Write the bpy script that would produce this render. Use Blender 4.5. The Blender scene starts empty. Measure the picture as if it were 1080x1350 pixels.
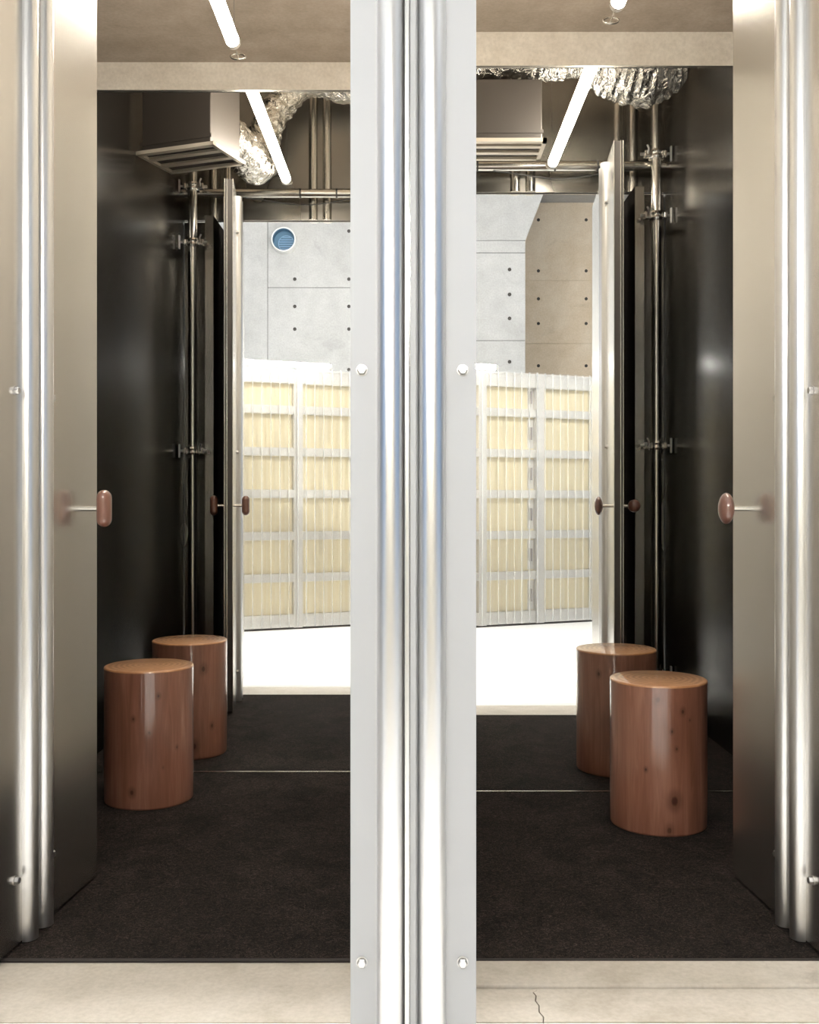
import bpy, bmesh, math, random
from mathutils import Vector, Matrix, noise
random.seed(7)
PI = math.pi
SC = bpy.context.scene
COL = SC.collection

# ------------------------------------------------------------------ camera, world, exposure
# X right, Y into the booths, Z up, metres.  1350 px focal length on a 1080 x 1350 frame.
cam_d = bpy.data.cameras.new('camera')
cam = bpy.data.objects.new('camera', cam_d); COL.objects.link(cam)
cam.location = (0, 0, 1.0); cam.rotation_euler = (PI/2, 0, 0)
cam_d.sensor_fit = 'VERTICAL'; cam_d.sensor_height = 36; cam_d.lens = 36
cam_d.shift_y = -13/1350; cam_d.clip_start = 0.02
SC.camera = cam
W = bpy.data.worlds.new('world'); SC.world = W; W.use_nodes = True
W.node_tree.nodes['Background'].inputs[0].default_value = (0.36, 0.61, 1.0, 1)
W.node_tree.nodes['Background'].inputs[1].default_value = 0.7
SC.view_settings.view_transform = 'Standard'; SC.view_settings.look = 'None'
SC.view_settings.gamma = 1; SC.view_settings.use_curve_mapping = False
SC.view_settings.exposure = 0.22
try:
    SC.cycles.max_bounces = 14; SC.cycles.glossy_bounces = 8; SC.cycles.diffuse_bounces = 5
    SC.cycles.transparent_max_bounces = 16; SC.cycles.sample_clamp_indirect = 6
    SC.cycles.use_denoising = True
except Exception: pass
TUBE_BOOTH, TUBE_STORE, ADDED_CEIL, ADDED_BACK, ADDED_FASCIA = 88.0, 240.0, 170.0, 150.0, 760.0  # the ceiling, back and fascia strengths drive added, unseen fill tubes
COL_BOOTH, COL_STORE, COL_ADDED = (1.0, .92, .80, 1), (1.0, .975, .93, 1), (1.0, .985, .96, 1)

# ------------------------------------------------------------------ key dimensions
ZH = 2.53                      # height of doors, front panels
YF = 1.88                      # front plane of the booths
YC = 2.22                      # front edge of the carpets
YML, YMR = 3.75, 3.497         # mirror planes
XL, XR = -1.23, 1.264          # outer side walls
ZS = 3.40                      # soffit over the booths
ZO = 4.76                      # ceiling of the outer room

# ------------------------------------------------------------------ material helpers
class NT:
    def __init__(s, name):
        s.m = bpy.data.materials.new(name); s.m.use_nodes = True
        s.t = s.m.node_tree; s.b = s.t.nodes['Principled BSDF']; s.out = s.t.nodes['Material Output']
    def n(s, typ, **kw):
        nd = s.t.nodes.new(typ)
        for k, v in kw.items():
            if k in nd.inputs: nd.inputs[k].default_value = v
            else: setattr(nd, k, v)
        return nd
    def l(s, a, b): s.t.links.new(a, b)
    def P(s, **kw):
        for k, v in kw.items():
            k = k.replace('_', ' ')
            s.b.inputs[k].default_value = (*v, 1) if isinstance(v, tuple) and len(v) == 3 else v
        return s
    def coords(s, scale=(1, 1, 1), which='Object'):
        tc = s.n('ShaderNodeTexCoord'); mp = s.n('ShaderNodeMapping')
        mp.inputs['Scale'].default_value = scale
        s.l(tc.outputs[which], mp.inputs['Vector']); return mp.outputs[0]
    def noise(s, vec, scale, detail=4, rough=.55, dist=0):
        n = s.n('ShaderNodeTexNoise', Scale=scale, Detail=detail, Roughness=rough, Distortion=dist)
        s.l(vec, n.inputs['Vector']); return n.outputs['Fac']
    def ramp(s, fac, stops):
        r = s.n('ShaderNodeValToRGB'); e = r.color_ramp.elements
        while len(e) < len(stops): e.new(.5)
        for el, (p, c) in zip(e, stops): el.position = p; el.color = (*c, 1) if len(c) == 3 else c
        s.l(fac, r.inputs[0]); return r.outputs[0]
    def rng(s, fac, a, b, c, d, smooth=False):
        r = s.n('ShaderNodeMapRange'); r.clamp = True
        if smooth: r.interpolation_type = 'SMOOTHSTEP'
        for i, v in enumerate((a, b, c, d)): r.inputs[i+1].default_value = v
        s.l(fac, r.inputs[0]); return r.outputs[0]
    def mix(s, fac, a, b, blend='MIX'):
        m = s.n('ShaderNodeMix'); m.data_type = 'RGBA'; m.blend_type = blend
        for sock, v in ((m.inputs[0], fac), (m.inputs[6], a), (m.inputs[7], b)):
            if hasattr(v, 'is_linked') or isinstance(v, bpy.types.NodeSocket): s.l(v, sock)
            elif isinstance(v, tuple): sock.default_value = (*v, 1) if len(v) == 3 else v
            else: sock.default_value = v
        return m.outputs[2]
    def math(s, op, a, b=None):
        m = s.n('ShaderNodeMath'); m.operation = op
        for sock, v in ((m.inputs[0], a), (m.inputs[1], b)):
            if v is None: continue
            if isinstance(v, bpy.types.NodeSocket): s.l(v, sock)
            else: sock.default_value = v
        return m.outputs[0]
    def bump(s, h, strength=.2, dist=.002):
        b = s.n('ShaderNodeBump', Strength=strength, Distance=dist)
        s.l(h, b.inputs['Height']); s.l(b.outputs[0], s.b.inputs['Normal'])

def flat(name, col, rough=.5, metal=0., **kw):
    return NT(name).P(Base_Color=col, Roughness=rough, Metallic=metal, **kw).m

def brushed(name, col, r0, r1, streak=(60, 60, .6), bump=.02):
    t = NT(name).P(Base_Color=col, Metallic=1.0)
    g = t.noise(t.coords((1, 1, .4)), 1.6, 2)
    t.l(t.rng(g, .3, .7, r0, r1), t.b.inputs['Roughness'])
    return t.m

def concrete(name, lo, mid, hi, rough=.75, spots=False, scale=1.0, bump=.25, stain=.25):
    t = NT(name)
    v = t.coords((1, 1, 1))
    a = t.noise(v, 1.1*scale, 6, .6, .4); b = t.noise(v, 7*scale, 6, .65); c = t.noise(v, 60*scale, 4, .6)
    f = t.math('ADD', t.math('MULTIPLY', a, .6), t.math('MULTIPLY', b, .4))
    col = t.ramp(f, [(.30, lo), (.50, mid), (.68, hi)])
    col = t.mix(.22, col, t.ramp(c, [(.3, (.35, .32, .28)), (.65, (1, 1, 1))]), 'MULTIPLY')
    st_ = t.rng(t.noise(v, 2.6*scale, 7, .7, .8), .58, .72, 0, stain, True)
    col = t.mix(st_, col, tuple(c*.5 for c in lo))
    if spots:
        vo = t.n('ShaderNodeTexVoronoi', Scale=9*scale); t.l(v, vo.inputs['Vector'])
        sp = t.rng(vo.outputs['Distance'], .03, .06, .55, 1.0)
        col = t.mix(1.0, col, t.mix(sp, (.6, .55, .5), (1, 1, 1)), 'MULTIPLY')
    t.l(col, t.b.inputs['Base Color']); t.b.inputs['Roughness'].default_value = rough
    t.bump(t.math('ADD', b, t.math('MULTIPLY', c, .4)), bump, .003)
    return t.m

def emit(name, strength, col):
    t = NT(name); e = t.n('ShaderNodeEmission', Strength=strength); e.inputs[0].default_value = col
    t.l(e.outputs[0], t.out.inputs[0]); return t.m

def wood(name, knots, lo, mid, hi, seed):
    """lacquered log: vertical grain, dark knots at given object-space points"""
    t = NT(name).P(Roughness=.38, Coat_Weight=1.0, Coat_Roughness=.035, Coat_IOR=1.62)
    tc = t.n('ShaderNodeTexCoord'); P = tc.outputs['Object']
    mp = t.n('ShaderNodeMapping'); mp.inputs['Scale'].default_value = (26, 26, 1.6); mp.inputs['Location'].default_value = (seed, seed*2, seed)
    t.l(P, mp.inputs['Vector'])
    mp2 = t.n('ShaderNodeMapping'); mp2.inputs['Scale'].default_value = (6, 6, .9); mp2.inputs['Location'].default_value = (seed*3, 0, seed)
    t.l(P, mp2.inputs['Vector'])
    g1 = t.noise(mp.outputs[0], 2.2, 5, .6, 1.2); g2 = t.noise(mp2.outputs[0], 1.6, 3, .5, .8)
    f = t.math('ADD', t.math('MULTIPLY', g1, .45), t.math('MULTIPLY', g2, .55))
    col = t.ramp(f, [(.33, lo), (.5, mid), (.66, hi)])
    for (kx, ky, kz, r, dk) in knots:
        s = t.n('ShaderNodeVectorMath'); s.operation = 'SUBTRACT'; t.l(P, s.inputs[0]); s.inputs[1].default_value = (kx, ky, kz)
        m = t.n('ShaderNodeVectorMath'); m.operation = 'MULTIPLY'; t.l(s.outputs[0], m.inputs[0]); m.inputs[1].default_value = (1, 1, .72)
        d = t.n('ShaderNodeVectorMath'); d.operation = 'LENGTH'; t.l(m.outputs[0], d.inputs[0])
        dd = t.math('ADD', d.outputs['Value'], t.math('MULTIPLY', t.math('SUBTRACT', g1, .5), r*.5))
        halo = t.rng(dd, r*.7, r*2.2, dk*.6, 0, True)
        core = t.rng(dd, r*.35, r*.8, dk, 0, True)
        col = t.mix(halo, col, tuple(c*.55 for c in lo)); col = t.mix(core, col, (.055, .012, .006))
    t.l(col, t.b.inputs['Base Color'])
    t.bump(g1, .05, .001)
    return t.m

# ------------------------------------------------------------------ mesh helpers
def bx(bm, x0, x1, y0, y1, z0, z1, bev=0):
    vs = [bm.verts.new(p) for p in ((x0,y0,z0),(x1,y0,z0),(x1,y1,z0),(x0,y1,z0),(x0,y0,z1),(x1,y0,z1),(x1,y1,z1),(x0,y1,z1))]
    fs = [bm.faces.new([vs[i] for i in q]) for q in ((3,2,1,0),(4,5,6,7),(0,1,5,4),(1,2,6,5),(2,3,7,6),(3,0,4,7))]
    if bev:
        es = list({e for f in fs for e in f.edges})
        bmesh.ops.bevel(bm, geom=es, offset=bev, segments=2, affect='EDGES', profile=.5)
    return fs

def frames(pts):
    out = []; up = None
    for i, p in enumerate(pts):
        a = pts[max(i-1, 0)]; b = pts[min(i+1, len(pts)-1)]
        t = (Vector(b)-Vector(a)).normalized()
        if up is None: up = Vector((0, 0, 1)) if abs(t.z) < .9 else Vector((1, 0, 0))
        s = t.cross(up).normalized(); up = s.cross(t).normalized(); out.append((Vector(p), s, up))
    return out

def tube(bm, pts, r, seg=16, caps=True, fn=None):
    rings = []
    fr = frames(pts)
    for i, (p, s, u) in enumerate(fr):
        rr = r[i] if isinstance(r, (list, tuple)) else r
        ring = []
        for k in range(seg):
            a = 2*PI*k/seg
            q = rr*(1 if fn is None else fn(i, a))
            ring.append(bm.verts.new(p + s*(q*math.cos(a)) + u*(q*math.sin(a))))
        rings.append(ring)
    for A, B in zip(rings, rings[1:]):
        for k in range(seg): bm.faces.new((A[k], A[(k+1) % seg], B[(k+1) % seg], B[k]))
    if caps: bm.faces.new(rings[0][::-1]); bm.faces.new(rings[-1])

def lathe(bm, prof, seg=48, M=None):
    """prof: list of (r, z); r=0 allowed at the ends"""
    rings = []
    for r, z in prof:
        if r < 1e-7: rings.append([bm.verts.new((0, 0, z))])
        else: rings.append([bm.verts.new((r*math.cos(2*PI*k/seg), r*math.sin(2*PI*k/seg), z)) for k in range(seg)])
    for A, B in zip(rings, rings[1:]):
        if len(A) == 1 and len(B) == 1: continue
        for k in range(seg):
            j = (k+1) % seg
            if len(A) == 1: bm.faces.new((A[0], B[j], B[k]))
            elif len(B) == 1: bm.faces.new((A[k], A[j], B[0]))
            else: bm.faces.new((A[k], A[j], B[j], B[k]))
    if M is not None: bmesh.ops.transform(bm, matrix=M, verts=[v for R in rings for v in R])

def prism(bm, poly, z0, z1):
    a = [bm.verts.new((x, y, z0)) for x, y in poly]; b = [bm.verts.new((x, y, z1)) for x, y in poly]
    n = len(poly)
    bm.faces.new(a[::-1]); bm.faces.new(b)
    for i in range(n): bm.faces.new((a[i], a[(i+1) % n], b[(i+1) % n], b[i]))

def obj(name, bm, mat, parent=None, smooth=False, loc=None, rot=None):
    bmesh.ops.recalc_face_normals(bm, faces=bm.faces)
    me = bpy.data.meshes.new(name); bm.to_mesh(me); bm.free()
    if smooth:
        for p in me.polygons: p.use_smooth = True
        try: me.set_sharp_from_angle(angle=math.radians(40))
        except Exception: pass
    me.materials.append(mat)
    o = bpy.data.objects.new(name, me); COL.objects.link(o)
    if parent: o.parent = parent
    if loc: o.location = loc
    if rot: o.rotation_euler = rot
    return o

def box(name, x0, x1, y0, y1, z0, z1, mat, parent=None, bev=0):
    bm = bmesh.new(); bx(bm, x0, x1, y0, y1, z0, z1, bev); return obj(name, bm, mat, parent)

def pipe(name, pts, r, mat, parent=None, seg=20):
    bm = bmesh.new(); tube(bm, pts, r, seg); return obj(name, bm, mat, parent, True)

def tag(o, label=None, cat=None, group=None, kind=None):
    if label: o['label'] = label
    if cat: o['category'] = cat
    if group: o['group'] = group
    if kind: o['kind'] = kind
    return o

def empty(name, loc=(0, 0, 0), rz=0.):
    o = bpy.data.objects.new(name, None); COL.objects.link(o)
    o.empty_display_size = .1; o.location = loc; o.rotation_euler = (0, 0, rz); return o

def copies(proto, name, places, parent):
    """share one mesh between alike pieces; the first place is the prototype itself"""
    for i, M in enumerate(places):
        o = proto if i == 0 else proto.copy()
        if i: COL.objects.link(o)
        o.parent = parent; o.matrix_local = M

T = Matrix.Translation
def RX(a): return Matrix.Rotation(a, 4, 'X')
def RY(a): return Matrix.Rotation(a, 4, 'Y')
def RZ(a): return Matrix.Rotation(a, 4, 'Z')

# ------------------------------------------------------------------ materials
M_steel = brushed('brushed_steel', (.70, .685, .655), .23, .27)
M_rib = brushed('polished_rib_steel', (.72, .715, .71), .28, .32)
M_post = flat('satin_anodised_aluminium', (.335, .34, .345), .55, .12)
M_inner = brushed('dark_inner_steel', (.20, .19, .17), .24, .30)
M_ribin = brushed('inner_rib_steel', (.52, .50, .46), .22, .26)
M_edge = flat('door_core', (.05, .042, .036), .5)
M_chrome = flat('zinc_plated', (.8, .78, .74), .16, 1.)
M_pipe = brushed('galvanised_pipe', (.66, .64, .59), .16, .26)
M_bolt = flat('bolt_steel', (.56, .55, .54), .30, 1.)
t = NT('black_lacquer').P(Base_Color=(.007, .006, .005), Roughness=.20, Specular_IOR_Level=.36)
M_black = t.m
M_mirror = flat('mirror_silver', (.93, .93, .915), 0.0, 1.)
M_conc_r = concrete('grey_formwork_concrete', (.36, .36, .345), (.44, .44, .43), (.51, .51, .50))
M_conc_w = concrete('warm_lit_concrete', (.56, .44, .30), (.68, .56, .41), (.76, .66, .52))  # warm light on the recess is put into this tan colour
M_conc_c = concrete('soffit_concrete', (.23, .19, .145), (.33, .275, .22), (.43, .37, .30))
M_conc_b = concrete('lit_wall_concrete', (.58, .51, .42), (.70, .64, .55), (.77, .72, .64))  # paler than the soffit: stronger light on this face is in the colour
M_conc_s = concrete('sill_concrete', (.31, .27, .215), (.46, .42, .362), (.53, .495, .443), .55, scale=1.4, bump=.12, stain=.45)
M_floor = concrete('white_painted_floor', (.74, .73, .70), (.80, .79, .77), (.84, .83, .81), .35, False, bump=.04, stain=.0)
M_grey_paint = flat('grey_beige_paint', (.68, .64, .57), .7)
M_plaster = flat('white_plaster', (.72, .71, .69), .8)

t = NT('dark_carpet').P(Roughness=.95, Specular_IOR_Level=.1)
v = t.coords()
a = t.noise(v, 6, 5, .65, .8); b = t.noise(v, 150, 3, .7, 3.5); c = t.noise(v, 42, 5, .75, 4.0)
col = t.ramp(a, [(.32, (.016, .0132, .012)), (.68, (.034, .0270, .0245))])
col = t.mix(1., col, t.ramp(c, [(.34, (.35, .35, .35)), (.5, (.9, .9, .9)), (.66, (2.4, 2.2, 2.0))]), 'MULTIPLY')
col = t.mix(1., col, t.ramp(b, [(.38, (.40, .40, .40)), (.56, (1., 1., 1.)), (.70, (2.8, 2.5, 2.3))]), 'MULTIPLY')
t.l(col, t.b.inputs['Base Color'])
t.bump(t.math('ADD', b, c), .8, .006); M_carpet = t.m
M_piping = flat('carpet_binding', (.018, .013, .011), .8)

# crumpled foil
t = NT('aluminium_foil').P(Base_Color=(.80, .78, .73), Metallic=1., Roughness=.16)
v = t.coords(); n1 = t.noise(v, 20, 3, .55, 1.5); t.bump(n1, .8, .03); M_foil = t.m
M_duct = flat('dark_painted_metal', (.045, .038, .032), .5, .2)
M_slat = flat('pale_grille_metal', (.62, .56, .47), .35, .4)
M_matte = NT('matte_black_board').P(Base_Color=(.008, .007, .006), Roughness=.95, Specular_IOR_Level=.0).m
M_hole = flat('dark_tie_hole', (.05, .045, .04), .8)

M_white = concrete('white_lumber', (.82, .80, .76), (.88, .865, .83), (.91, .90, .88), .6, False, 2., stain=0)
t = NT('yellow_insulation').P(Roughness=.85)
v = t.coords((30, 30, 1.2)); t.l(t.ramp(t.noise(v, 1.5, 3), [(.3, (.88, .77, .50)), (.7, (.93, .86, .66))]), t.b.inputs['Base Color']); M_yellow = t.m
# clear corrugated polycarbonate: clear flats, milkier rib crests
def poly(name, milk):
    t = NT(name); t.t.nodes.remove(t.b)
    tr = t.n('ShaderNodeBsdfTransparent'); tr.inputs[0].default_value = (.98, .98, .97, 1)
    df = t.n('ShaderNodeBsdfTranslucent'); df.inputs[0].default_value = (.93, .93, .92, 1)
    d2 = t.n('ShaderNodeBsdfDiffuse'); d2.inputs[0].default_value = (.93, .93, .92, 1)
    gl = t.n('ShaderNodeBsdfGlossy', Roughness=.12)
    m0 = t.n('ShaderNodeMixShader', Fac=.6); t.l(df.outputs[0], m0.inputs[1]); t.l(d2.outputs[0], m0.inputs[2])
    m1 = t.n('ShaderNodeMixShader', Fac=milk); t.l(tr.outputs[0], m1.inputs[1]); t.l(m0.outputs[0], m1.inputs[2])
    fr = t.n('ShaderNodeFresnel', IOR=1.4); m2 = t.n('ShaderNodeMixShader'); t.l(fr.outputs[0], m2.inputs[0])
    t.l(m1.outputs[0], m2.inputs[1]); t.l(gl.outputs[0], m2.inputs[2]); t.l(m2.outputs[0], t.out.inputs[0]); return t.m
M_poly, M_polyr = poly('clear_polycarbonate', .10), poly('milky_polycarbonate_rib', .42)
M_grey = flat('grey_bracket', (.30, .27, .27), .5)
M_blue = flat('blue_plastic', (.055, .135, .215), .4)
M_bluel = flat('pale_blue_plastic', (.16, .30, .46), .4)
M_tube_b = emit('booth_tube_glow', TUBE_BOOTH, COL_BOOTH); M_tube_s = emit('storage_tube_glow', TUBE_STORE, COL_STORE); M_added_c = emit('added_ceiling_glow', ADDED_CEIL, COL_ADDED); M_added_f = emit('added_fascia_glow', ADDED_FASCIA, COL_ADDED); M_added_k = emit('added_passage_glow', ADDED_BACK, COL_BOOTH)  # ceiling, fascia and passage glows belong to added unseen tubes
M_cap = flat('lamp_end_cap', (.75, .73, .70), .3, .6)
M_wire = flat('black_cable', (.02, .02, .02), .5)

# ================================================================== STRUCTURE
# ---- floor: white outer floor, beige concrete sills in front of the carpets, slab under the booths
fl = box('floor', -5, 5, -6.6, 1.965, -.12, 0, M_floor)
tag(fl, 'smooth white painted floor outside the booths', kind='structure')
box('booth_slab', -2.6, 2.6, 2.22, 6.2, -.12, 0, M_conc_s, fl)
box('sill_slab', -2.6, .04, 1.967, 2.22, -.12, .001, M_conc_s, fl)
bm = bmesh.new(); bx(bm, .04, 2.6, 2.105, 2.22, -.12, .007, .004); obj('sill_slab', bm, M_conc_s, fl)
crack = [(.262, 2.095), (.252, 2.085), (.256, 2.07), (.252, 2.05), (.257, 2.03), (.254, 2.005), (.260, 1.985), (.257, 1.967)]
bm = bmesh.new(); prism(bm, [(.04, 2.095), (.04, 1.967)] + [(x-.0012, y) for x, y in crack[::-1]], -.12, .0015); obj('sill_slab', bm, M_conc_s, fl)
bm = bmesh.new(); prism(bm, [(2.6, 1.967), (2.6, 2.095)] + [(x+.0012, y) for x, y in crack], -.12, .002); obj('sill_slab', bm, M_conc_s, fl)
box('joint_strip', .04, 2.6, 2.0955, 2.1045, -.12, .0, M_conc_s, fl)

# ---- booth walls
tag(box('wall_left', XL-.05, XL, YF+.02, YML, 0, ZS, M_black), 'glossy black side wall of the booth with the pill-shaped door handle', kind='structure')
tag(box('wall_right', XR, XR+.05, YF+.02, YMR, 0, ZS, M_black), 'glossy black side wall of the booth with the oval door handle', kind='structure')
tag(box('wall_middle', -.035, .045, YF+.10, YMR+.02, 0, ZS, M_grey_paint), 'grey painted partition wall between the two booths', kind='structure')
tag(box('wall_back_left', XL-.05, .0, YML+.012, YML+.05, 0, 2.495, M_black), 'panel carrying the mirror of the deeper booth', kind='structure')
tag(box('wall_back_right', .045, XR+.05, YMR+.012, YMR+.05, 0, 2.475, M_black), 'panel carrying the mirror of the shallower booth', kind='structure')
# ---- raw concrete behind and above the mirrors
w = empty('wall_concrete_back'); tag(w, 'bare concrete wall seen above the mirrors', kind='structure')
box('concrete_panel', -3.2, .02, 5.586, 5.75, 0, ZS, M_conc_b, w)
box('concrete_panel', .02, 3.2, 5.226, 5.75, 0, ZS, M_conc_b, w)
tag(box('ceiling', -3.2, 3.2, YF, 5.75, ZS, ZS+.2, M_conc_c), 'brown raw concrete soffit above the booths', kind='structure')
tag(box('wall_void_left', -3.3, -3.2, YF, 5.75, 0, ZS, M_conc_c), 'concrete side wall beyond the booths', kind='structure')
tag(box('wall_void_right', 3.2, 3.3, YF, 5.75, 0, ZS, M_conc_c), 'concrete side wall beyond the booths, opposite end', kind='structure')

# ---- outer room (mostly seen in the mirrors)
tag(box('ceiling_outer', -5, 5, -6.6, YF, ZO, ZO+.2, M_conc_r), 'concrete ceiling of the outer room', kind='structure')
tag(box('wall_fascia', -5, 5, YF-.0, YF+.2, ZS+.2, ZO, M_conc_r), 'concrete fascia above the booth fronts', kind='structure')
tag(box('wall_front_left', -5, -2.6, YF, YF+.1, 0, ZS+.2, M_plaster), 'white wall beside the booth fronts', kind='structure')
tag(box('wall_front_right', 2.6, 5, YF, YF+.1, 0, ZS+.2, M_plaster), 'white wall beside the booth fronts, opposite end', kind='structure')
YN, YR = -4.1, -5.85           # near concrete face, recessed concrete face
wr = empty('wall_rear'); tag(wr, 'pale grey formwork concrete wall with tie holes behind the storage partition', kind='structure')
G = .003
def slabs(par, xs, zs, y0, y1, mat):
    for xa, xb in zip(xs, xs[1:]):
        for za, zb in zip(zs, zs[1:]):
            bm = bmesh.new(); bx(bm, xa+G, xb-G, y0, y1, za+G, zb-G); obj('concrete_panel', bm, mat, par)
slabs(wr, [-5, -3.2, -1.607], [0, 1.2, ZO], YR, YN, M_conc_r)
slabs(wr, [-1.607, -.1], [0, 1.6, 3.43, ZO], YR, YN, M_conc_r)
slabs(wr, [-.1, 1.257], [0, 1.2, 2.75, 3.70, 3.834], YR, YN, M_conc_r)
bm = bmesh.new()                                       # haunch: widens towards its top
pz = [(-.1+G, 3.834+G), (1.257, 3.834+G), (1.421, 4.26), (1.60, ZO), (-.1+G, ZO)]
A = [bm.verts.new((x, YN, z)) for x, z in pz]; B = [bm.verts.new((x, YR, z)) for x, z in pz]
bm.faces.new(A); bm.faces.new(B[::-1])
for i in range(5): bm.faces.new((A[i], A[(i+1) % 5], B[(i+1) % 5], B[i]))
obj('haunch', bm, M_conc_r, wr)
box('joint_backing', -5, 1.24, YR, YN-.012, 0, 3.82, M_hole, wr)
wq = empty('wall_recess'); tag(wq, 'formwork concrete wall, tinted for warm light, set back beside the grey concrete face', kind='structure')
slabs(wq, [1.0, 2.9, 5], [0, 1.6, 2.988, 3.777, ZO], YR-.4, YR, M_conc_w)
box('joint_backing', 1.0, 5, YR-.5, YR-.012, 0, ZO, M_conc_w, wq)
def tie_holes(par, spots, y):
    bm = bmesh.new(); lathe(bm, [(0, .0012), (.015, .0012), (.017, .003), (.020, .003), (.020, 0)], 14)
    p = obj('tie_hole', bm, M_hole, par, True)
    copies(p, 'tie_hole', [T((x, y+.001, z)) @ RX(-PI/2) for x, z in spots], par)
tie_holes(wr, [(x, z) for x in (-2.5, -1.9, -1.30, -.687, -.09+.0) for z in (4.07, 3.526, 3.217, 2.96, 2.50) if not (x == -1.30 and z == 4.07)] +
          [(1.084, z) for z in (3.52, 3.25, 2.99, 2.52)] + [(.45, z) for z in (3.52, 3.25, 2.99, 2.52)], YN)
tie_holes(wq, [(x, z) for x in (1.617, 2.216, 2.816) for z in (4.54, 3.90, 3.55, 3.24, 2.71)], YR)
# side walls; their tall unseen windows are added to let daylight in
for nm, xa, xb, lab, k in (('wall_side_left', -5.1, -5, 'white end wall of the outer room with an added daylight opening', 1), ('wall_side_right', 5, 5.1, 'white end wall of the outer room with a second added daylight opening', 2)):
    w = empty(nm); tag(w, lab, kind='structure')
    box('wall_panel', xa, xb, -6.6, YF, 0, .4, M_plaster, w); box('wall_panel', xa, xb, -6.6, YF, 3.9, ZO, M_plaster, w)
    box('wall_panel', xa, xb, -6.6, -4.2, .4, 3.9, M_plaster, w); box('wall_panel', xa, xb, 1.4, YF, .4, 3.9, M_plaster, w)
    f = empty('added_window_%d' % k); tag(f, 'steel framed daylight opening added in the end wall' + (' beside the vent' if k == 1 else ' beside the recessed concrete'), kind='structure')
    for yy in (-4.2, -2.35, -.5, 1.35): box('added_window_frame', xa+.02, xb-.02, yy, yy+.05, .4, 3.9, M_steel, f)
    for zz in (.4, 2.6, 3.85): box('added_window_frame', xa+.025, xb-.025, -4.2, 1.4, zz, zz+.05, M_steel, f)
tag(box('wall_end', -5, 5, -6.7, -6.6, 0, ZO, M_plaster), 'far end wall of the outer room', kind='structure')

# ================================================================== DOORS
RIB = .0375                    # half spacing of the two half-round ribs
def rib_mesh(bm, cx, y, z0, z1, r, sgn, seg=18, flatten=1.0):
    """half-round vertical moulding standing off plane y towards sgn"""
    pts = [(cx + r*math.cos(PI*k/seg), y + sgn*r*flatten*math.sin(PI*k/seg)) for k in range(seg+1)]
    prism(bm, pts, z0, z1)

def hex_bolt(name, parent, mats):
    bm = bmesh.new()
    lathe(bm, [(0, 0), (.0105, 0), (.0105, .002), (.0085, .0022)], 20)
    lathe(bm, [(0, .002), (.0088, .002), (.0088, .0085), (.0072, .0105), (0, .0105)], 6)
    o = obj(name, bm, M_bolt, parent); copies(o, name, mats, parent)

def knob(parent, kind, y, sgn, mat, hz, xk):
    h = empty('handle'); h.parent = parent
    L = .046
    bm = bmesh.new(); tube(bm, [(xk, y, hz), (xk, y+sgn*L, hz)], .0068, 16); obj('rod', bm, M_chrome, h, True)
    bm = bmesh.new()
    if kind == 'pill':
        prof = []
        r, hh = .0205, .0475
        for k in range(13):
            a = -PI/2 + PI*k/12; zc = (hh-r)*(-1 if k <= 6 else 1)
            prof.append((max(r*math.cos(a), 0), r*math.sin(a) + zc))
            if k == 6: prof.append((r, hh-r))
        lathe(bm, prof, 32); bmesh.ops.scale(bm, vec=(1, .92, 1), verts=bm.verts)
    elif kind == 'oval':
        bmesh.ops.create_uvsphere(bm, u_segments=32, v_segments=20, radius=1)
        bmesh.ops.scale(bm, vec=(.028, .019, .040), verts=bm.verts)
    else:
        bmesh.ops.create_uvsphere(bm, u_segments=32, v_segments=20, radius=1)
        bmesh.ops.scale(bm, vec=(.028, .027, .027), verts=bm.verts)
    bmesh.ops.translate(bm, vec=(xk, y+sgn*(L+.008), hz), verts=bm.verts)
    obj('knob', bm, mat, h, True)

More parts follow.
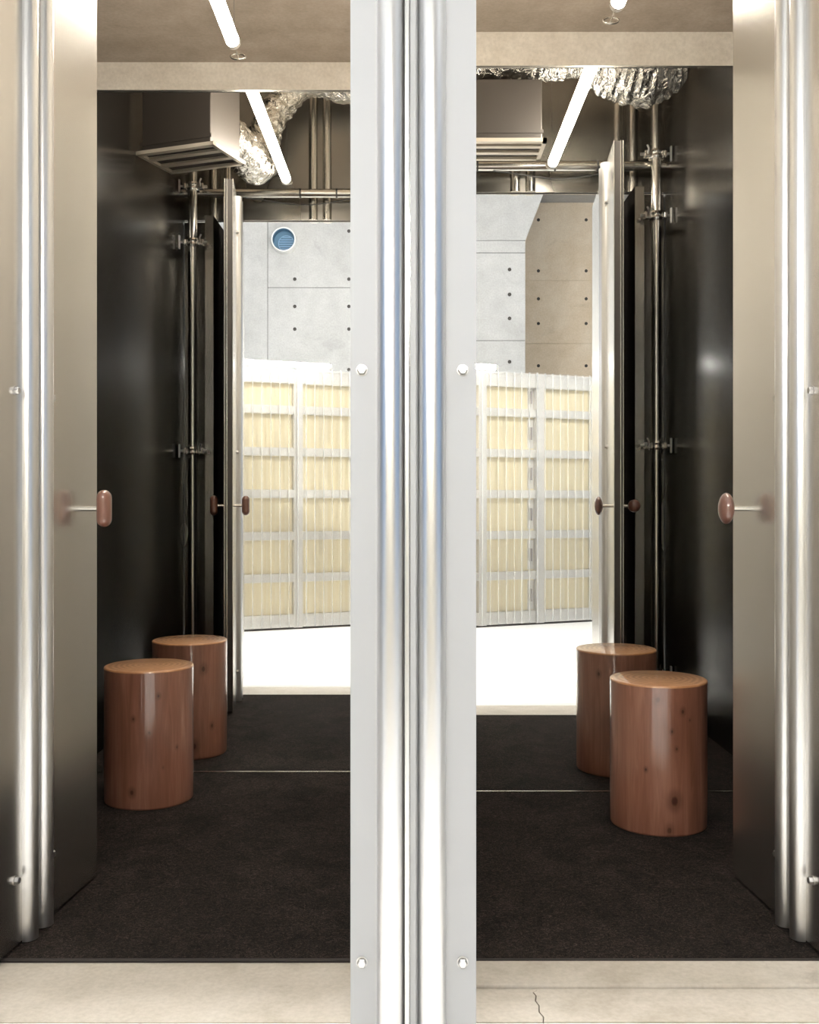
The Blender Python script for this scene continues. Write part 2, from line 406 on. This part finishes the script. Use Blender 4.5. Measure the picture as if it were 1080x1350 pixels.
M_knobL = wood('red_brown_knob_wood', [], (.10, .036, .022), (.155, .058, .036), (.20, .08, .052), 3.)
M_knobR = wood('dark_brown_knob_wood', [], (.07, .025, .018), (.115, .045, .032), (.16, .07, .05), 5.)
def make_door(name, label, hinge, ang, mir, k_out, k_in, kmat, W=.83, xk=.748, hz=.984, X0=-.145):
    """local x: hinge -> free edge; y=0 is the outer face; outer side is -y*mir"""
    d = empty(name, (hinge[0], hinge[1], 0), ang); tag(d, label, kind='structure')
    z0, z1 = .016, ZH-.015
    s = -mir; th = .042
    def by(nm, x0, x1, a, b, za, zb, mat, bev=0):
        y0, y1 = sorted((s*a, s*b)); return box(nm, x0, x1, y0, y1, za, zb, mat, d, bev)
    c = .483
    # outer skin in two sheets meeting under the ribs, inner skin the same, dark core between
    by('outer_sheet', X0, c, -.004, 0, z0, z1, M_steel, .0008); by('outer_sheet', c+.001, W, -.004, 0, z0, z1, M_steel, .0008)
    by('core', X0+.004, W-.004, -th+.004, -.004, z0+.003, z1-.002, M_edge)
    by('inner_sheet', X0, c, -th, -th+.004, z0, z1, M_steel, .0008); by('inner_sheet', c+.001, W, -th, -th+.004, z0, z1, M_steel, .0008)
    by('edge_strip', W-.004, W-.0005, -.031, -.027, z0, z1, M_steel)
    for sx in (-1, 1):
        for y, sg in ((0, s), (-s*th, -s)):
            bm = bmesh.new(); rib_mesh(bm, c+sx*RIB, y, z0-.004, z1+.004, .0245, sg); obj('half_round_rib', bm, M_rib, d, True)
    by('cover_strip', c-.006, c+.006, 0, .006, z0, z1, M_rib)
    zb = (.163, 1.247, 2.335)
    R = RX(PI/2) if s < 0 else RX(-PI/2); R2 = RX(-PI/2) if s < 0 else RX(PI/2)
    hex_bolt('bolt', d, [T((c+ox, 0, z)) @ R for ox in (-.095, .077) for z in zb] + [T((c+sx*.083, -s*th, z)) @ R2 for sx in (-1, 1) for z in zb])
    knob(d, k_out, 0, s, kmat, hz, xk); knob(d, k_in, -s*th, -s, kmat, hz, xk)
    # pivot pins under and over the door
    for za, zb_ in ((0, z0+.003), (z1-.002, ZH+.006)):
        bm = bmesh.new(); tube(bm, [(0, -s*th/2, za), (0, -s*th/2, zb_)], .012, 16); obj('pivot', bm, M_chrome, d, True)
    return d
aL = math.atan2(1, .108); aR = math.atan2(1, -.0855)
make_door('door_1', 'open brushed steel door with a reddish pill-shaped wooden handle', (-.915, YF), aL, 1, 'pill', 'pill', M_knobL)
make_door('door_2', 'open brushed steel door with a dark brown oval wooden handle', (.926, YF), aR, -1, 'oval', 'ball', M_knobR, xk=.742)

# ================================================================== CENTRE PILLAR
p = empty('steel_pillar', (.0, YF, 0))
tag(p, 'pale metal pillar with two half-round ribs standing between the booths', 'pillar')
ZP = ZS
bm = bmesh.new(); bx(bm, -.1086, -.0005, 0, .006, 0, ZP, .001); obj('face_plate', bm, M_post, p)
bm = bmesh.new(); bx(bm, .0095, .1226, 0, .006, 0, ZP, .001); obj('face_plate', bm, M_post, p)
box('body', -.1056, .1196, .006, .10, 0, ZP, M_steel, p)
for x, r in ((-.0345, .0248), (.0410, .0258)):
    bm = bmesh.new(); rib_mesh(bm, x, 0, 0, ZP, r, -1, 24); obj('half_round_rib', bm, M_rib, p, True)
box('cover_strip', .0010, .0125, -.010, 0, 0, ZP, M_post, p, .001)
box('cover_strip', -.0085, -.0005, -.016, 0, 0, ZP, M_rib, p, .0015)
for x in (-.1086, .1206): box('edge_lip', x, x+.002, .0062, .10, 0, ZP, M_rib, p)
hex_bolt('bolt', p, [T((x, -.0002, z)) @ RX(PI/2) for x in (-.0875, .0975) for z in (.156, 1.242, 2.33)])

# ================================================================== FIXED FRONTS AND TRANSOMS
def front_panel(x0, x1, jx, sg, label):
    f = empty('front_panel', ((x0+x1)/2, YF, 0)); tag(f, label, 'wall panel', 'fixed front panels of the booths')
    cx = (x0+x1)/2
    box('outer_sheet', x0-cx, x1-cx, 0, .004, .012, ZH-.006, M_steel, f)
    box('inner_sheet', x0-cx, x1-cx, .036, .040, .012, ZH-.006, M_inner, f)
    box('core', x0-cx+.004, x1-cx-.004, .004, .036, .0, ZH-.008, M_edge, f)
    # channel post standing inside the panel, next to the door
    for nm, a, b, c, d_ in (('post_web', -.022, .022, .146, .150), ('jamb_board', sg*.020-.004, sg*.020+.004, -.30 if abs(jx) < 1.5 else .04, .146), ('post_flange', -sg*.020-.002, -sg*.020+.002, .04, .146)):
        box(nm, jx-cx+a, jx-cx+b, c, d_, .012, ZH, M_matte if nm == 'jamb_board' else M_ribin, f)
    hex_bolt('bolt', f, [T((jx-cx, .150, z)) @ RX(-PI/2) @ Matrix.Scale(.6, 4) for z in (.17, 1.262, 2.37)])
    return f
front_panel(XL+.004, -1.052, -1.07, 1, 'narrow fixed steel panel beside the pill-handle door')
front_panel(1.098, XR-.004, 1.116, -1, 'narrow fixed steel panel beside the oval-handle door')
front_panel(-2.6, XL-.06, -2.1, 1, 'wide fixed steel panel beyond the pill-handle booth')
front_panel(XR+.06, 2.6, 2.1, -1, 'wide fixed steel panel beyond the oval-handle booth')
def transom(x0, x1, ribs, label):
    cx = (x0+x1)/2
    t_ = empty('transom_panel', (cx, YF, ZH+.006)); tag(t_, label, 'wall panel', 'transom panels above the doors')
    h = ZS-ZH-.006
    xs = [x0] + list(ribs) + [x1]
    for a, b in zip(xs, xs[1:]):
        box('outer_sheet', a-cx+.0005, b-cx-.0005, 0, .004, 0, h, M_steel, t_)
        box('inner_sheet', a-cx+.0005, b-cx-.0005, .036, .040, 0, h, M_inner, t_)
    box('core', x0-cx+.002, x1-cx-.002, .004, .036, .004, h, M_edge, t_)
    for rx in ribs:
        for sx in (-1, 1):
            bm = bmesh.new(); rib_mesh(bm, rx-cx+sx*RIB, .040, 0, h, .0245, 1); obj('half_round_rib', bm, M_ribin, t_, True)
            bm = bmesh.new(); rib_mesh(bm, rx-cx+sx*RIB, 0, 0, h, .0245, -1); obj('half_round_rib', bm, M_rib, t_, True)
transom(-2.6, -.110, (-1.72, -1.03, -.487), 'steel transom over the pill-handle door with ribbed joints')
transom(.124, 2.6, (.562, 1.07, 1.72), 'steel transom over the oval-handle door with ribbed joints')

# ================================================================== MIRRORS
def mirror(x0, x1, y, z1, label):
    cx = (x0+x1)/2
    m = empty('wall_mirror', (cx, y, 0)); tag(m, label, 'mirror', 'full-height mirrors at the back of the booths')
    box('glass', x0-cx, x1-cx, 0, .006, .014, z1, M_mirror, m)
    box('bottom_channel', x0-cx, x1-cx, -.004, .0005, .0085, .0140, M_ribin, m)
    box('top_channel', x0-cx, x1-cx, -.0035, .012, z1-.001, z1+.005, M_inner, m)
    box('backing_board', x0-cx, x1-cx, .006, .012, .010, z1, M_edge, m)
mirror(XL, -.038, YML, 2.503, 'tall frameless mirror behind the stool in the deeper booth')
mirror(.048, XR, YMR, 2.484, 'tall frameless mirror behind the stool in the shallower booth')

# ================================================================== CARPETS
def carpet(x0, x1, y1, label):
    cx = (x0+x1)/2
    c = empty('carpet', (cx, YC, 0)); tag(c, label, 'carpet', 'dark carpets in the booths')
    nx, ny = 60, 60
    bm = bmesh.new(); bx(bm, x0-cx, x1-cx, .006, y1-YC, .0, .009); obj('pile', bm, M_carpet, c)
    bm = bmesh.new(); tube(bm, [(x0-cx, .004, .0045), (x1-cx, .004, .0045)], .0046, 12); obj('bound_edge', bm, M_piping, c, True)
carpet(XL, -.036, YML-.004, 'near-black carpet filling the deeper booth')
carpet(.046, XR, YMR-.004, 'near-black carpet filling the shallower booth')

# ================================================================== STOOLS
def stool(cx, cy, H, R, knots_px, back, seed, label):
    d = Vector((-cx, -cy, 0)).normalized(); rt = Vector((-d.y, d.x, 0))
    ks = []
    for (s, zf, r, dk) in knots_px:
        p3 = d*math.sqrt(max(0, 1-s*s))*R + rt*(s*R); ks.append((p3.x, p3.y, zf*H, r, dk))
    for (ang, zf, r, dk) in back:
        ks.append((R*math.cos(ang), R*math.sin(ang), zf*H, r, dk))
    mat = wood('lacquered_log_side_%d' % seed, ks, (.185, .072, .042), (.255, .106, .066), (.35, .162, .108), seed)
    # end grain: growth rings
    t = NT('lacquered_end_grain_%d' % seed).P(Roughness=.35, Coat_Weight=.9, Coat_Roughness=.05)
    v = t.coords((1, 1, 1)); w_ = t.n('ShaderNodeTexWave'); w_.wave_type = 'RINGS'; w_.rings_direction = 'Z'
    w_.inputs['Scale'].default_value = 17; w_.inputs['Distortion'].default_value = 4; w_.inputs['Detail'].default_value = 3; w_.inputs['Detail Scale'].default_value = .8
    t.l(v, w_.inputs['Vector'])
    f = t.math('ADD', t.math('MULTIPLY', w_.outputs['Fac'], .45), t.math('MULTIPLY', t.noise(v, 30, 4, .6, 1.), .55))
    t.l(t.ramp(f, [(.2, (.38, .175, .075)), (.55, (.54, .27, .125)), (.8, (.66, .36, .18))]), t.b.inputs['Base Color'])
    s = empty('log_stool', (cx, cy, .009)); tag(s, label, 'stool', 'log stools in front of the mirrors')
    seg = 72
    def rad(a): return R*(1 + .0022*math.sin(2*a+seed) + .0015*math.sin(3*a+2*seed))
    bm = bmesh.new(); rings = []
    for z, sh in ((0, -.004), (.003, -.001), (.008, 0), (H*.25, .0006), (H*.5, 0), (H*.75, -.0005), (H-.006, 0)):
        rings.append([bm.verts.new(((rad(2*PI*k/seg)+sh)*math.cos(2*PI*k/seg), (rad(2*PI*k/seg)+sh)*math.sin(2*PI*k/seg), z)) for k in range(seg)])
    for A, B in zip(rings, rings[1:]):
        for k in range(seg): bm.faces.new((A[k], A[(k+1) % seg], B[(k+1) % seg], B[k]))
    bm.faces.new(rings[0][::-1]); bm.faces.new(rings[-1])
    obj('trunk', bm, mat, s, True)
    bm = bmesh.new(); rings = []
    for z, sh in ((H-.006, 0), (H-.0025, -.0006), (H-.0008, -.0022), (H, -.005)):
        rings.append([bm.verts.new(((rad(2*PI*k/seg)+sh)*math.cos(2*PI*k/seg), (rad(2*PI*k/seg)+sh)*math.sin(2*PI*k/seg), z)) for k in range(seg)])
    for A, B in zip(rings, rings[1:]):
        for k in range(seg): bm.faces.new((A[k], A[(k+1) % seg], B[(k+1) % seg], B[k]))
    bm.faces.new(rings[-1])
    obj('seat_top', bm, t.m, s, True)
stool(-.873, 3.432, .446, .1462,
      [(-.34, .66, .006, .9), (.20, .82, .006, .9), (.0, .56, .004, .7), (.60, .43, .005, .7), (-.37, .13, .009, .95), (.3, .3, .004, .4)],
      [(1.0, .78, .012, .8), (1.25, .12, .014, .9), (.75, .28, .008, .8), (2.4, .86, .008, .7)], 2,
      'red-brown lacquered log stool beside the black wall, small dark knots')
stool(.771, 3.174, .446, .148,
      [(.32, .24, .016, 1.), (.22, .045, .011, .7), (.48, .83, .007, 1.), (.27, .70, .005, .9), (.36, .585, .005, .9), (-.24, .44, .005, 1.), (.0, .91, .010, .45), (.62, .77, .004, .7)],
      [(2.2, .83, .008, .8)], 4,
      'light-brown lacquered log stool with a large round knot near its base')

# ================================================================== SCAFFOLD PIPES (seen in the mirrors)
def clamp(parent, c, axis, sx):
    """tube clamp: two collars, a bridge block, a T-bolt with wing nut; sx points towards the wall"""
    k = empty('clamp'); k.parent = parent; k.location = c
    bm = bmesh.new()
    lathe(bm, [(.0250, -.021), (.036, -.021), (.040, -.012), (.034, -.004), (.034, .004), (.040, .012), (.036, .021), (.0250, .021), (.0250, -.021)], 28)
    obj('collar', bm, M_chrome, k, True)
    def bar(nm, x0, x1, y0, y1, z0, z1, bev, mat):
        a, b = sorted((x0, x1)); bm = bmesh.new(); bx(bm, a, b, y0, y1, z0, z1, bev); obj(nm, bm, mat, k)
    bar('bridge', -sx*.030, -sx*.062, -.004, .030, -.016, .016, .004, M_chrome)
    bar('lug', sx*.030, sx*.046, .006, .034, -.014, .014, .004, M_chrome)
    bm = bmesh.new(); tube(bm, [(sx*.028, .020, 0), (sx*.068, .020, 0)], .006, 12); obj('clamp_bolt', bm, M_bolt, k, True)
    bar('wing', sx*.062, sx*.070, .011, .029, -.036, .036, .003, M_bolt)
    bm = bmesh.new(); tube(bm, [(-sx*.060, .012, 0), (-sx*.078, .012, 0)], .008, 12); obj('clamp_bolt', bm, M_bolt, k, True)
    bm = bmesh.new(); tube(bm, [(-sx*.046, .026, -.004), (-sx*.046, .044, .018), (-sx*.054, .046, .034)], .004, 10); obj('lever', bm, M_bolt, k, True)
def vpipe(x, y, sx, label):
    p = empty('scaffold_pipe', (x, y, .009)); tag(p, label, 'pipe', 'upright scaffold pipes in the booth corners')
    bm = bmesh.new(); tube(bm, [(0, 0, 0), (0, 0, ZS-.012)], .0243, 24); obj('pipe', bm, M_pipe, p, True)
    bm = bmesh.new(); lathe(bm, [(0, 0), (.05, 0), (.05, .005), (.026, .006), (.026, .03), (.0245, .03)], 28); obj('foot_plate', bm, M_pipe, p, True)
    for z in (.17, 1.262, 2.365, 2.66): clamp(p, (0, 0, z), 'z', sx)
vpipe(-1.15, 2.07, -1, 'upright scaffold pipe in the corner behind the pill-handle door')
vpipe(1.187, 2.07, 1, 'upright scaffold pipe in the corner behind the oval-handle door')
def hpipe(x0, x1, y, z, label):
    cx = (x0+x1)/2
    p = empty('scaffold_pipe', (cx, y, z)); tag(p, label, 'pipe', 'scaffold pipes lying across the booth fronts')
    bm = bmesh.new(); tube(bm, [(x0-cx, 0, 0), (x1-cx, 0, 0)], .0243, 24); obj('pipe', bm, M_pipe, p, True)
    for xx in (x0-cx+.28, x1-cx-.35, .05):
        bm = bmesh.new(); tube(bm, [(xx-.004, 0, 0), (xx+.004, 0, 0)], .0258, 20); obj('cable_tie', bm, M_wire, p, True)
    bm = bmesh.new(); pts = []
    for i in range(13):
        f = i/12; pts.append((-.25+.6*f, .008, -.026-.03*math.sin(PI*f)*(1-.3*math.cos(5*f)))); 
    tube(bm, pts, .003, 8); obj('cable', bm, M_wire, p, True)
hpipe(XL, -.04, 2.01, 2.655, 'horizontal scaffold pipe above the pill-handle door opening')
hpipe(.05, XR, 2.01, 2.635, 'horizontal scaffold pipe above the oval-handle door opening')

# ================================================================== TUBE LIGHTS
def tube_light(name, a, b, mat, label, group, r=.023, wires=None, hook=True, bracket=False, cat='tube light'):
    A, B = Vector(a), Vector(b); c = (A+B)/2; u = (B-A).normalized()
    L = empty(name, c); tag(L, label, cat, group)
    bm = bmesh.new(); tube(bm, [A-c+u*.02, B-c-u*.02], r, 20); obj('tube', bm, mat, L, True)
    for q, s in ((A, 1), (B, -1)):
        bm = bmesh.new(); tube(bm, [q-c, q-c+u*s*.024], r*1.06, 20); obj('end_cap', bm, M_cap, L, True)
    if hook:
        # wire clip and small flat oval carrier at both ends
        for q, s in ((A, 1), (B, -1)):
            e = q-c-u*s*(.095 if s > 0 else .018) + Vector((0, 0, -.006))
            bm = bmesh.new(); pts = [e + Vector((.026*math.cos(k*2*PI/20), 0, .0105*math.sin(k*2*PI/20))) for k in range(21)]
            tube(bm, pts, .0042, 10, False); obj('hook', bm, M_chrome, L, True)
            bm = bmesh.new(); bx(bm, e.x-.016, e.x+.016, e.y-.004, e.y+.004, e.z-.009, e.z-.003, .002); obj('hook_plate', bm, M_chrome, L)
            bm = bmesh.new(); tube(bm, [e, q-c+u*s*.004+Vector((0, 0, .002))], .003, 8); obj('pin', bm, M_chrome, L, True)
    if wires:
        for q, s in ((A, 1), (B, -1)):
            e = q-c-u*s*.012
            bm = bmesh.new(); tube(bm, [e, Vector((e.x, e.y, wires-c.z))], .0008, 6); obj('suspension_wire', bm, M_wire, L)
    if bracket:
        for f in (.2, .8):
            m_ = A.lerp(B, f)-c
            bm = bmesh.new(); bx(bm, m_.x-.012, m_.x+.012, m_.y-.012, m_.y+.012, m_.z-.0355, m_.z-r+.002); obj('bracket', bm, M_cap, L)
    return L
tube_light('tube_light', (-.625, 3.637, 2.63), (-.622, 2.32, 2.63), M_tube_b, 'glowing light tube hung in the booth with the pill-handle door', 'booth light tubes', wires=ZS)
tube_light('tube_light', (.680, 3.358, 2.63), (.688, 2.06, 2.63), M_tube_b, 'glowing light tube hung in the booth with the oval-handle door', 'booth light tubes', wires=ZS)
# unseen tubes added to light the concrete above, bracketed behind the mirror walls
for x0, x1, y, lab in ((-1.1, -.1, YML+.11, 'deeper'), (.1, 1.1, YMR+.11, 'shallower')):
    L = tube_light('added_passage_light', (x0, y, 1.9), (x1, y, 1.9), M_added_k, 'unseen light tube added behind the mirror of the %s booth' % lab, 'added passage light tubes', r=.02, hook=False)
    for xx in (-.35, .35): box('bracket', xx-.012, xx+.012, -.058, -.015, -.012, .012, M_cap, L)
# unseen fill tubes added under the outer ceiling, running front to back
for x, y, lab in ((-2.3, .75, 'near the pill-handle booth'), (2.3, .75, 'near the oval-handle booth')):
    tube_light('added_ceiling_light', (x, y-.75, ZO-.06), (x, y+.75, ZO-.06), M_added_c, 'unseen light tube added on the outer ceiling ' + lab, 'added ceiling tubes of the outer room', r=.02, hook=False, wires=ZO)

# unseen tubes added above the booth fronts to brighten the storage partition
for x, lab in ((-1.15, 'pill-handle'), (1.15, 'oval-handle')):
    L = tube_light('added_fascia_light', (x-.6, YF-.09, 3.75), (x+.6, YF-.09, 3.75), M_added_f, 'unseen light tube added on the fascia above the %s booth' % lab, 'added fascia light tubes', r=.02, hook=False)
    for xx in (-.4, .4): box('bracket', xx-.012, xx+.012, .015, .09, -.012, .012, M_cap, L)

# ================================================================== STORAGE PARTITION (seen in the mirrors)
ang = -math.atan(.42); ks_ = math.sqrt(1+.42**2)
st = empty('storage_partition', (0, -.935, 0), ang)
tag(st, 'white timber partition with yellow infill behind clear corrugated plastic sheeting', 'partition')
pitch = .487*ks_; s0 = 1.075*ks_
posts = [s0 + pitch*k for k in range(-6, 3)]
SA, SB = posts[0]-.04, posts[-1]+.04
PW = .036                                             # half width of a post
pm = box('post', -PW, PW, -.05, 0, .0, 2.02, M_white, st, .002)
copies(pm, 'post', [T((s, -.004, .012)) for s in posts], st)
bay = pitch-2*PW
rails = [.075, .405, .735, 1.065, 1.395, 1.725, 1.985]
rm = box('rail', PW+.001, pitch-PW-.001, -.044, -.002, -.033, .033, M_white, st, .002)
copies(rm, 'rail', [T((s, -.004, z)) for s in posts[:-1] for z in rails[1:-1]], st)
bmr = box('rail', PW+.001, pitch-PW-.001, -.044, -.002, -.05, .05, M_white, st, .002)
copies(bmr, 'rail', [T((s, -.004, z)) for s in posts[:-1] for z in (.066, 1.982)], st)
ym = box('infill_panel', PW+.003, pitch-PW-.003, -.075, -.052, -.150, .150, M_yellow, st, .002)
copies(ym, 'infill_panel', [T((s, .0, z)) for s in posts[:-1] for z in [(a+b)/2 for a, b in zip(rails, rails[1:])]], st)
box('gap_shade_strip', SA, SB, -.05, -.004, .0, .012, M_edge, st)  # dark strip put in for the shade of the gap at the floor
box('head_plate', SA, SB, -.055, .0, 2.032, 2.046, M_white, st)
box('back_board', SA, SB, -.10, -.078, .0, 2.03, M_yellow, st)
# grey latch brackets beside the posts
gm = box('latch', -.020, .020, -.05, -.008, -.06, .06, M_grey, st, .002)
gq = box('latch_strip', -.028, .028, -.052, -.046, -.12, .12, M_white, st, .002)
lp = [(s-PW-.032, (a+b)/2) for s in (posts[6],) for a, b in zip(rails, rails[1:])]
copies(gm, 'latch', [T((s-.012, -.004, z)) @ Matrix.Diagonal((.35, 1, .85, 1)) for s, z in lp], st)
copies(gq, 'latch_strip', [T((s, -.002, z)) for s, z in lp], st)
# corrugated sheets, each about 0.66 m wide
pw_ = .072; x = SA; j = 0
while x < SB-.02:
    xe = min(x+.66, SB); bm = bmesh.new(); n = int((xe-x)/.0045); cols = []
    for i in range(n+1):
        s = x + (xe-x)*i/n; ph = ((s-SA)/pw_) % 1.0
        d = .006 + .0015*(j % 2)
        if ph < .13: d += .011*math.sin(PI*ph/.13)
        cols.append((bm.verts.new((s, d, .018)), bm.verts.new((s, d, 2.055))))
    for A, B in zip(cols, cols[1:]):
        f_ = bm.faces.new((A[0], B[0], B[1], A[1]))
        f_.material_index = 1 if (((A[0].co.x+B[0].co.x)/2-SA)/pw_) % 1.0 < .13 else 0
    obj('corrugated_sheet', bm, M_poly, st, True).data.materials.append(M_polyr); x = xe-.03 if xe < SB else xe; j += 1
def wp(s, n, z):
    return (s*math.cos(ang) - n*math.sin(ang), -.935 + s*math.sin(ang) + n*math.cos(ang), z)
tube_light('tube_light', wp(-1.86, -.01, 2.082), wp(-.672, -.01, 2.082), M_tube_s, 'glowing light tube on top of the storage partition under the round vent', 'storage light tubes', r=.02, hook=False, bracket=True)
tube_light('tube_light', wp(-.42, -.01, 2.082), wp(.772, -.01, 2.082), M_tube_s, 'glowing light tube on top of the storage partition before the grey concrete pier', 'storage light tubes', r=.02, hook=False, bracket=True)

# ================================================================== ROUND VENT IN THE REAR WALL
v_ = empty('vent_pipe', (-1.414, YN, 3.947)); tag(v_, 'round blue vent sleeve with louvres set in the concrete wall', 'vent')
def rx(o): o.rotation_euler = (-PI/2, 0, 0); return o
bm = bmesh.new(); lathe(bm, [(.124, .10), (.124, .0), (.138, .0), (.138, .125), (.132, .13), (.124, .125), (.124, .10)], 40); rx(obj('rim', bm, M_white, v_, True))
bm = bmesh.new(); lathe(bm, [(0, .004), (.1235, .004), (.1235, .115), (.120, .115), (.120, .008), (0, .008)], 40); rx(obj('sleeve', bm, M_blue, v_, True))
bm = bmesh.new(); lathe(bm, [(.086, .010), (.094, .010), (.094, .020), (.086, .020), (.086, .010)], 36)
bmesh.ops.translate(bm, vec=(.022, .024, 0), verts=bm.verts); rx(obj('louvre_ring', bm, M_bluel, v_, True))
for i in range(6):
    z = -.088 + .026*i; hw = math.sqrt(max(0, .086**2-(z+.024+.005)**2))
    if hw > .02: box('louvre', .022-hw, .022+hw, .010, .018, z, z+.010, M_bluel, v_)

# ================================================================== AIR DIFFUSERS AND FOIL DUCTS
def diffuser(cx, cy, rz, w, d, zb, label, hb=.44):
    b = empty('air_diffuser', (cx, cy, zb), rz); tag(b, label, 'air diffuser', 'ceiling air diffusers')
    zt = ZS-zb
    box('box_body', -w/2+.028, w/2-.02, -d/2+.02, d/2-.012, .016, hb, M_duct, b, .004)
    box('body_flange', -w/2+.02, w/2-.014, d/2-.014, d/2-.008, .04, .055, M_duct, b)
    bm = bmesh.new()
    for x0, x1, y0, y1 in ((-w/2, w/2, d/2-.028, d/2), (-w/2, w/2, -d/2, -d/2+.020), (-w/2, -w/2+.018, -d/2, d/2), (w/2-.018, w/2, -d/2, d/2)): bx(bm, x0, x1, y0, y1, 0, .016)
    obj('grille_frame', bm, M_slat, b)
    for i in range(2):
        y = -d/2 + d*(.30+.33*i); bm = bmesh.new(); bx(bm, -w/2+.018, w/2-.018, y, y+.030, 0.001, .012); obj('grille_slat', bm, M_slat, b)
    box('grille_back', -w/2+.018, w/2-.018, -d/2+.02, d/2-.028, .0125, .016, M_edge, b)
    for sx in (-1, 1):
        bm = bmesh.new(); tube(bm, [(sx*(w/2-.06), -d/2+.03, hb), (sx*(w/2-.06), -d/2+.03, zt)], .004, 8); obj('hanger_rod', bm, M_pipe, b)
diffuser(-.995, 2.83, math.radians(20), .40, .29, 2.56, 'square air diffuser turned at an angle, beside the silver duct')
diffuser(.385, 2.44, 0, .42, .25, 2.56, 'square air diffuser hung parallel to the oval-handle booth front', .275)
def foil_duct(pts, rs, label, seed, amp=1.):
    # smooth the path
    P = [Vector(p) for p in pts]; out = []; ro = []
    n = 26
    for i in range(len(P)-1):
        p0, p1, p2, p3 = P[max(i-1, 0)], P[i], P[i+1], P[min(i+2, len(P)-1)]
        for k in range(n):
            f = k/n
            out.append(.5*((2*p1) + (p2-p0)*f + (2*p0-5*p1+4*p2-p3)*f*f + (3*p1-p0-3*p2+p3)*f**3)); ro.append(rs[i]*(1-f)+rs[i+1]*f)
    out.append(P[-1]); ro.append(rs[-1])
    c = sum(out, Vector())/len(out)
    def fn(i, a):
        q = Vector((math.cos(a)*1.6, math.sin(a)*1.6, i*.16))+Vector((seed, seed*2, 0))
        return 1 + .085*amp*math.sin(i*1.35 + 2.2*noise.noise(q*.9)) * (.6+.6*noise.noise(q)) + .11*noise.noise(q*1.7)
    bm = bmesh.new(); tube(bm, [p-c for p in out], ro, 36, True, fn)
    o = obj('foil_duct', bm, M_foil, None, True, c); tag(o, label, 'duct', 'crumpled foil ducts'); return o
foil_duct([(-.86, 2.74, 2.72), (-.80, 2.55, 2.70), (-.77, 2.30, 2.72), (-.73, 2.17, 2.98), (-.55, 2.14, 3.20), (-.30, 2.14, 3.17), (-.10, 2.14, 3.19)],
          [.085, .09, .095, .08, .08, .085, .085], 'crumpled silver foil duct curling out of the angled air diffuser', 1.3)
foil_duct([(.10, 2.45, 2.955), (.35, 2.45, 2.955), (.60, 2.45, 2.975), (.76, 2.45, 3.0), (.90, 2.45, 2.97), (1.05, 2.45, 2.955), (1.20, 2.45, 2.99)],
          [.10, .10, .10, .11, .165, .195, .12], 'sagging foil duct reaching from the straight air diffuser to the wall', 4.1, .45)
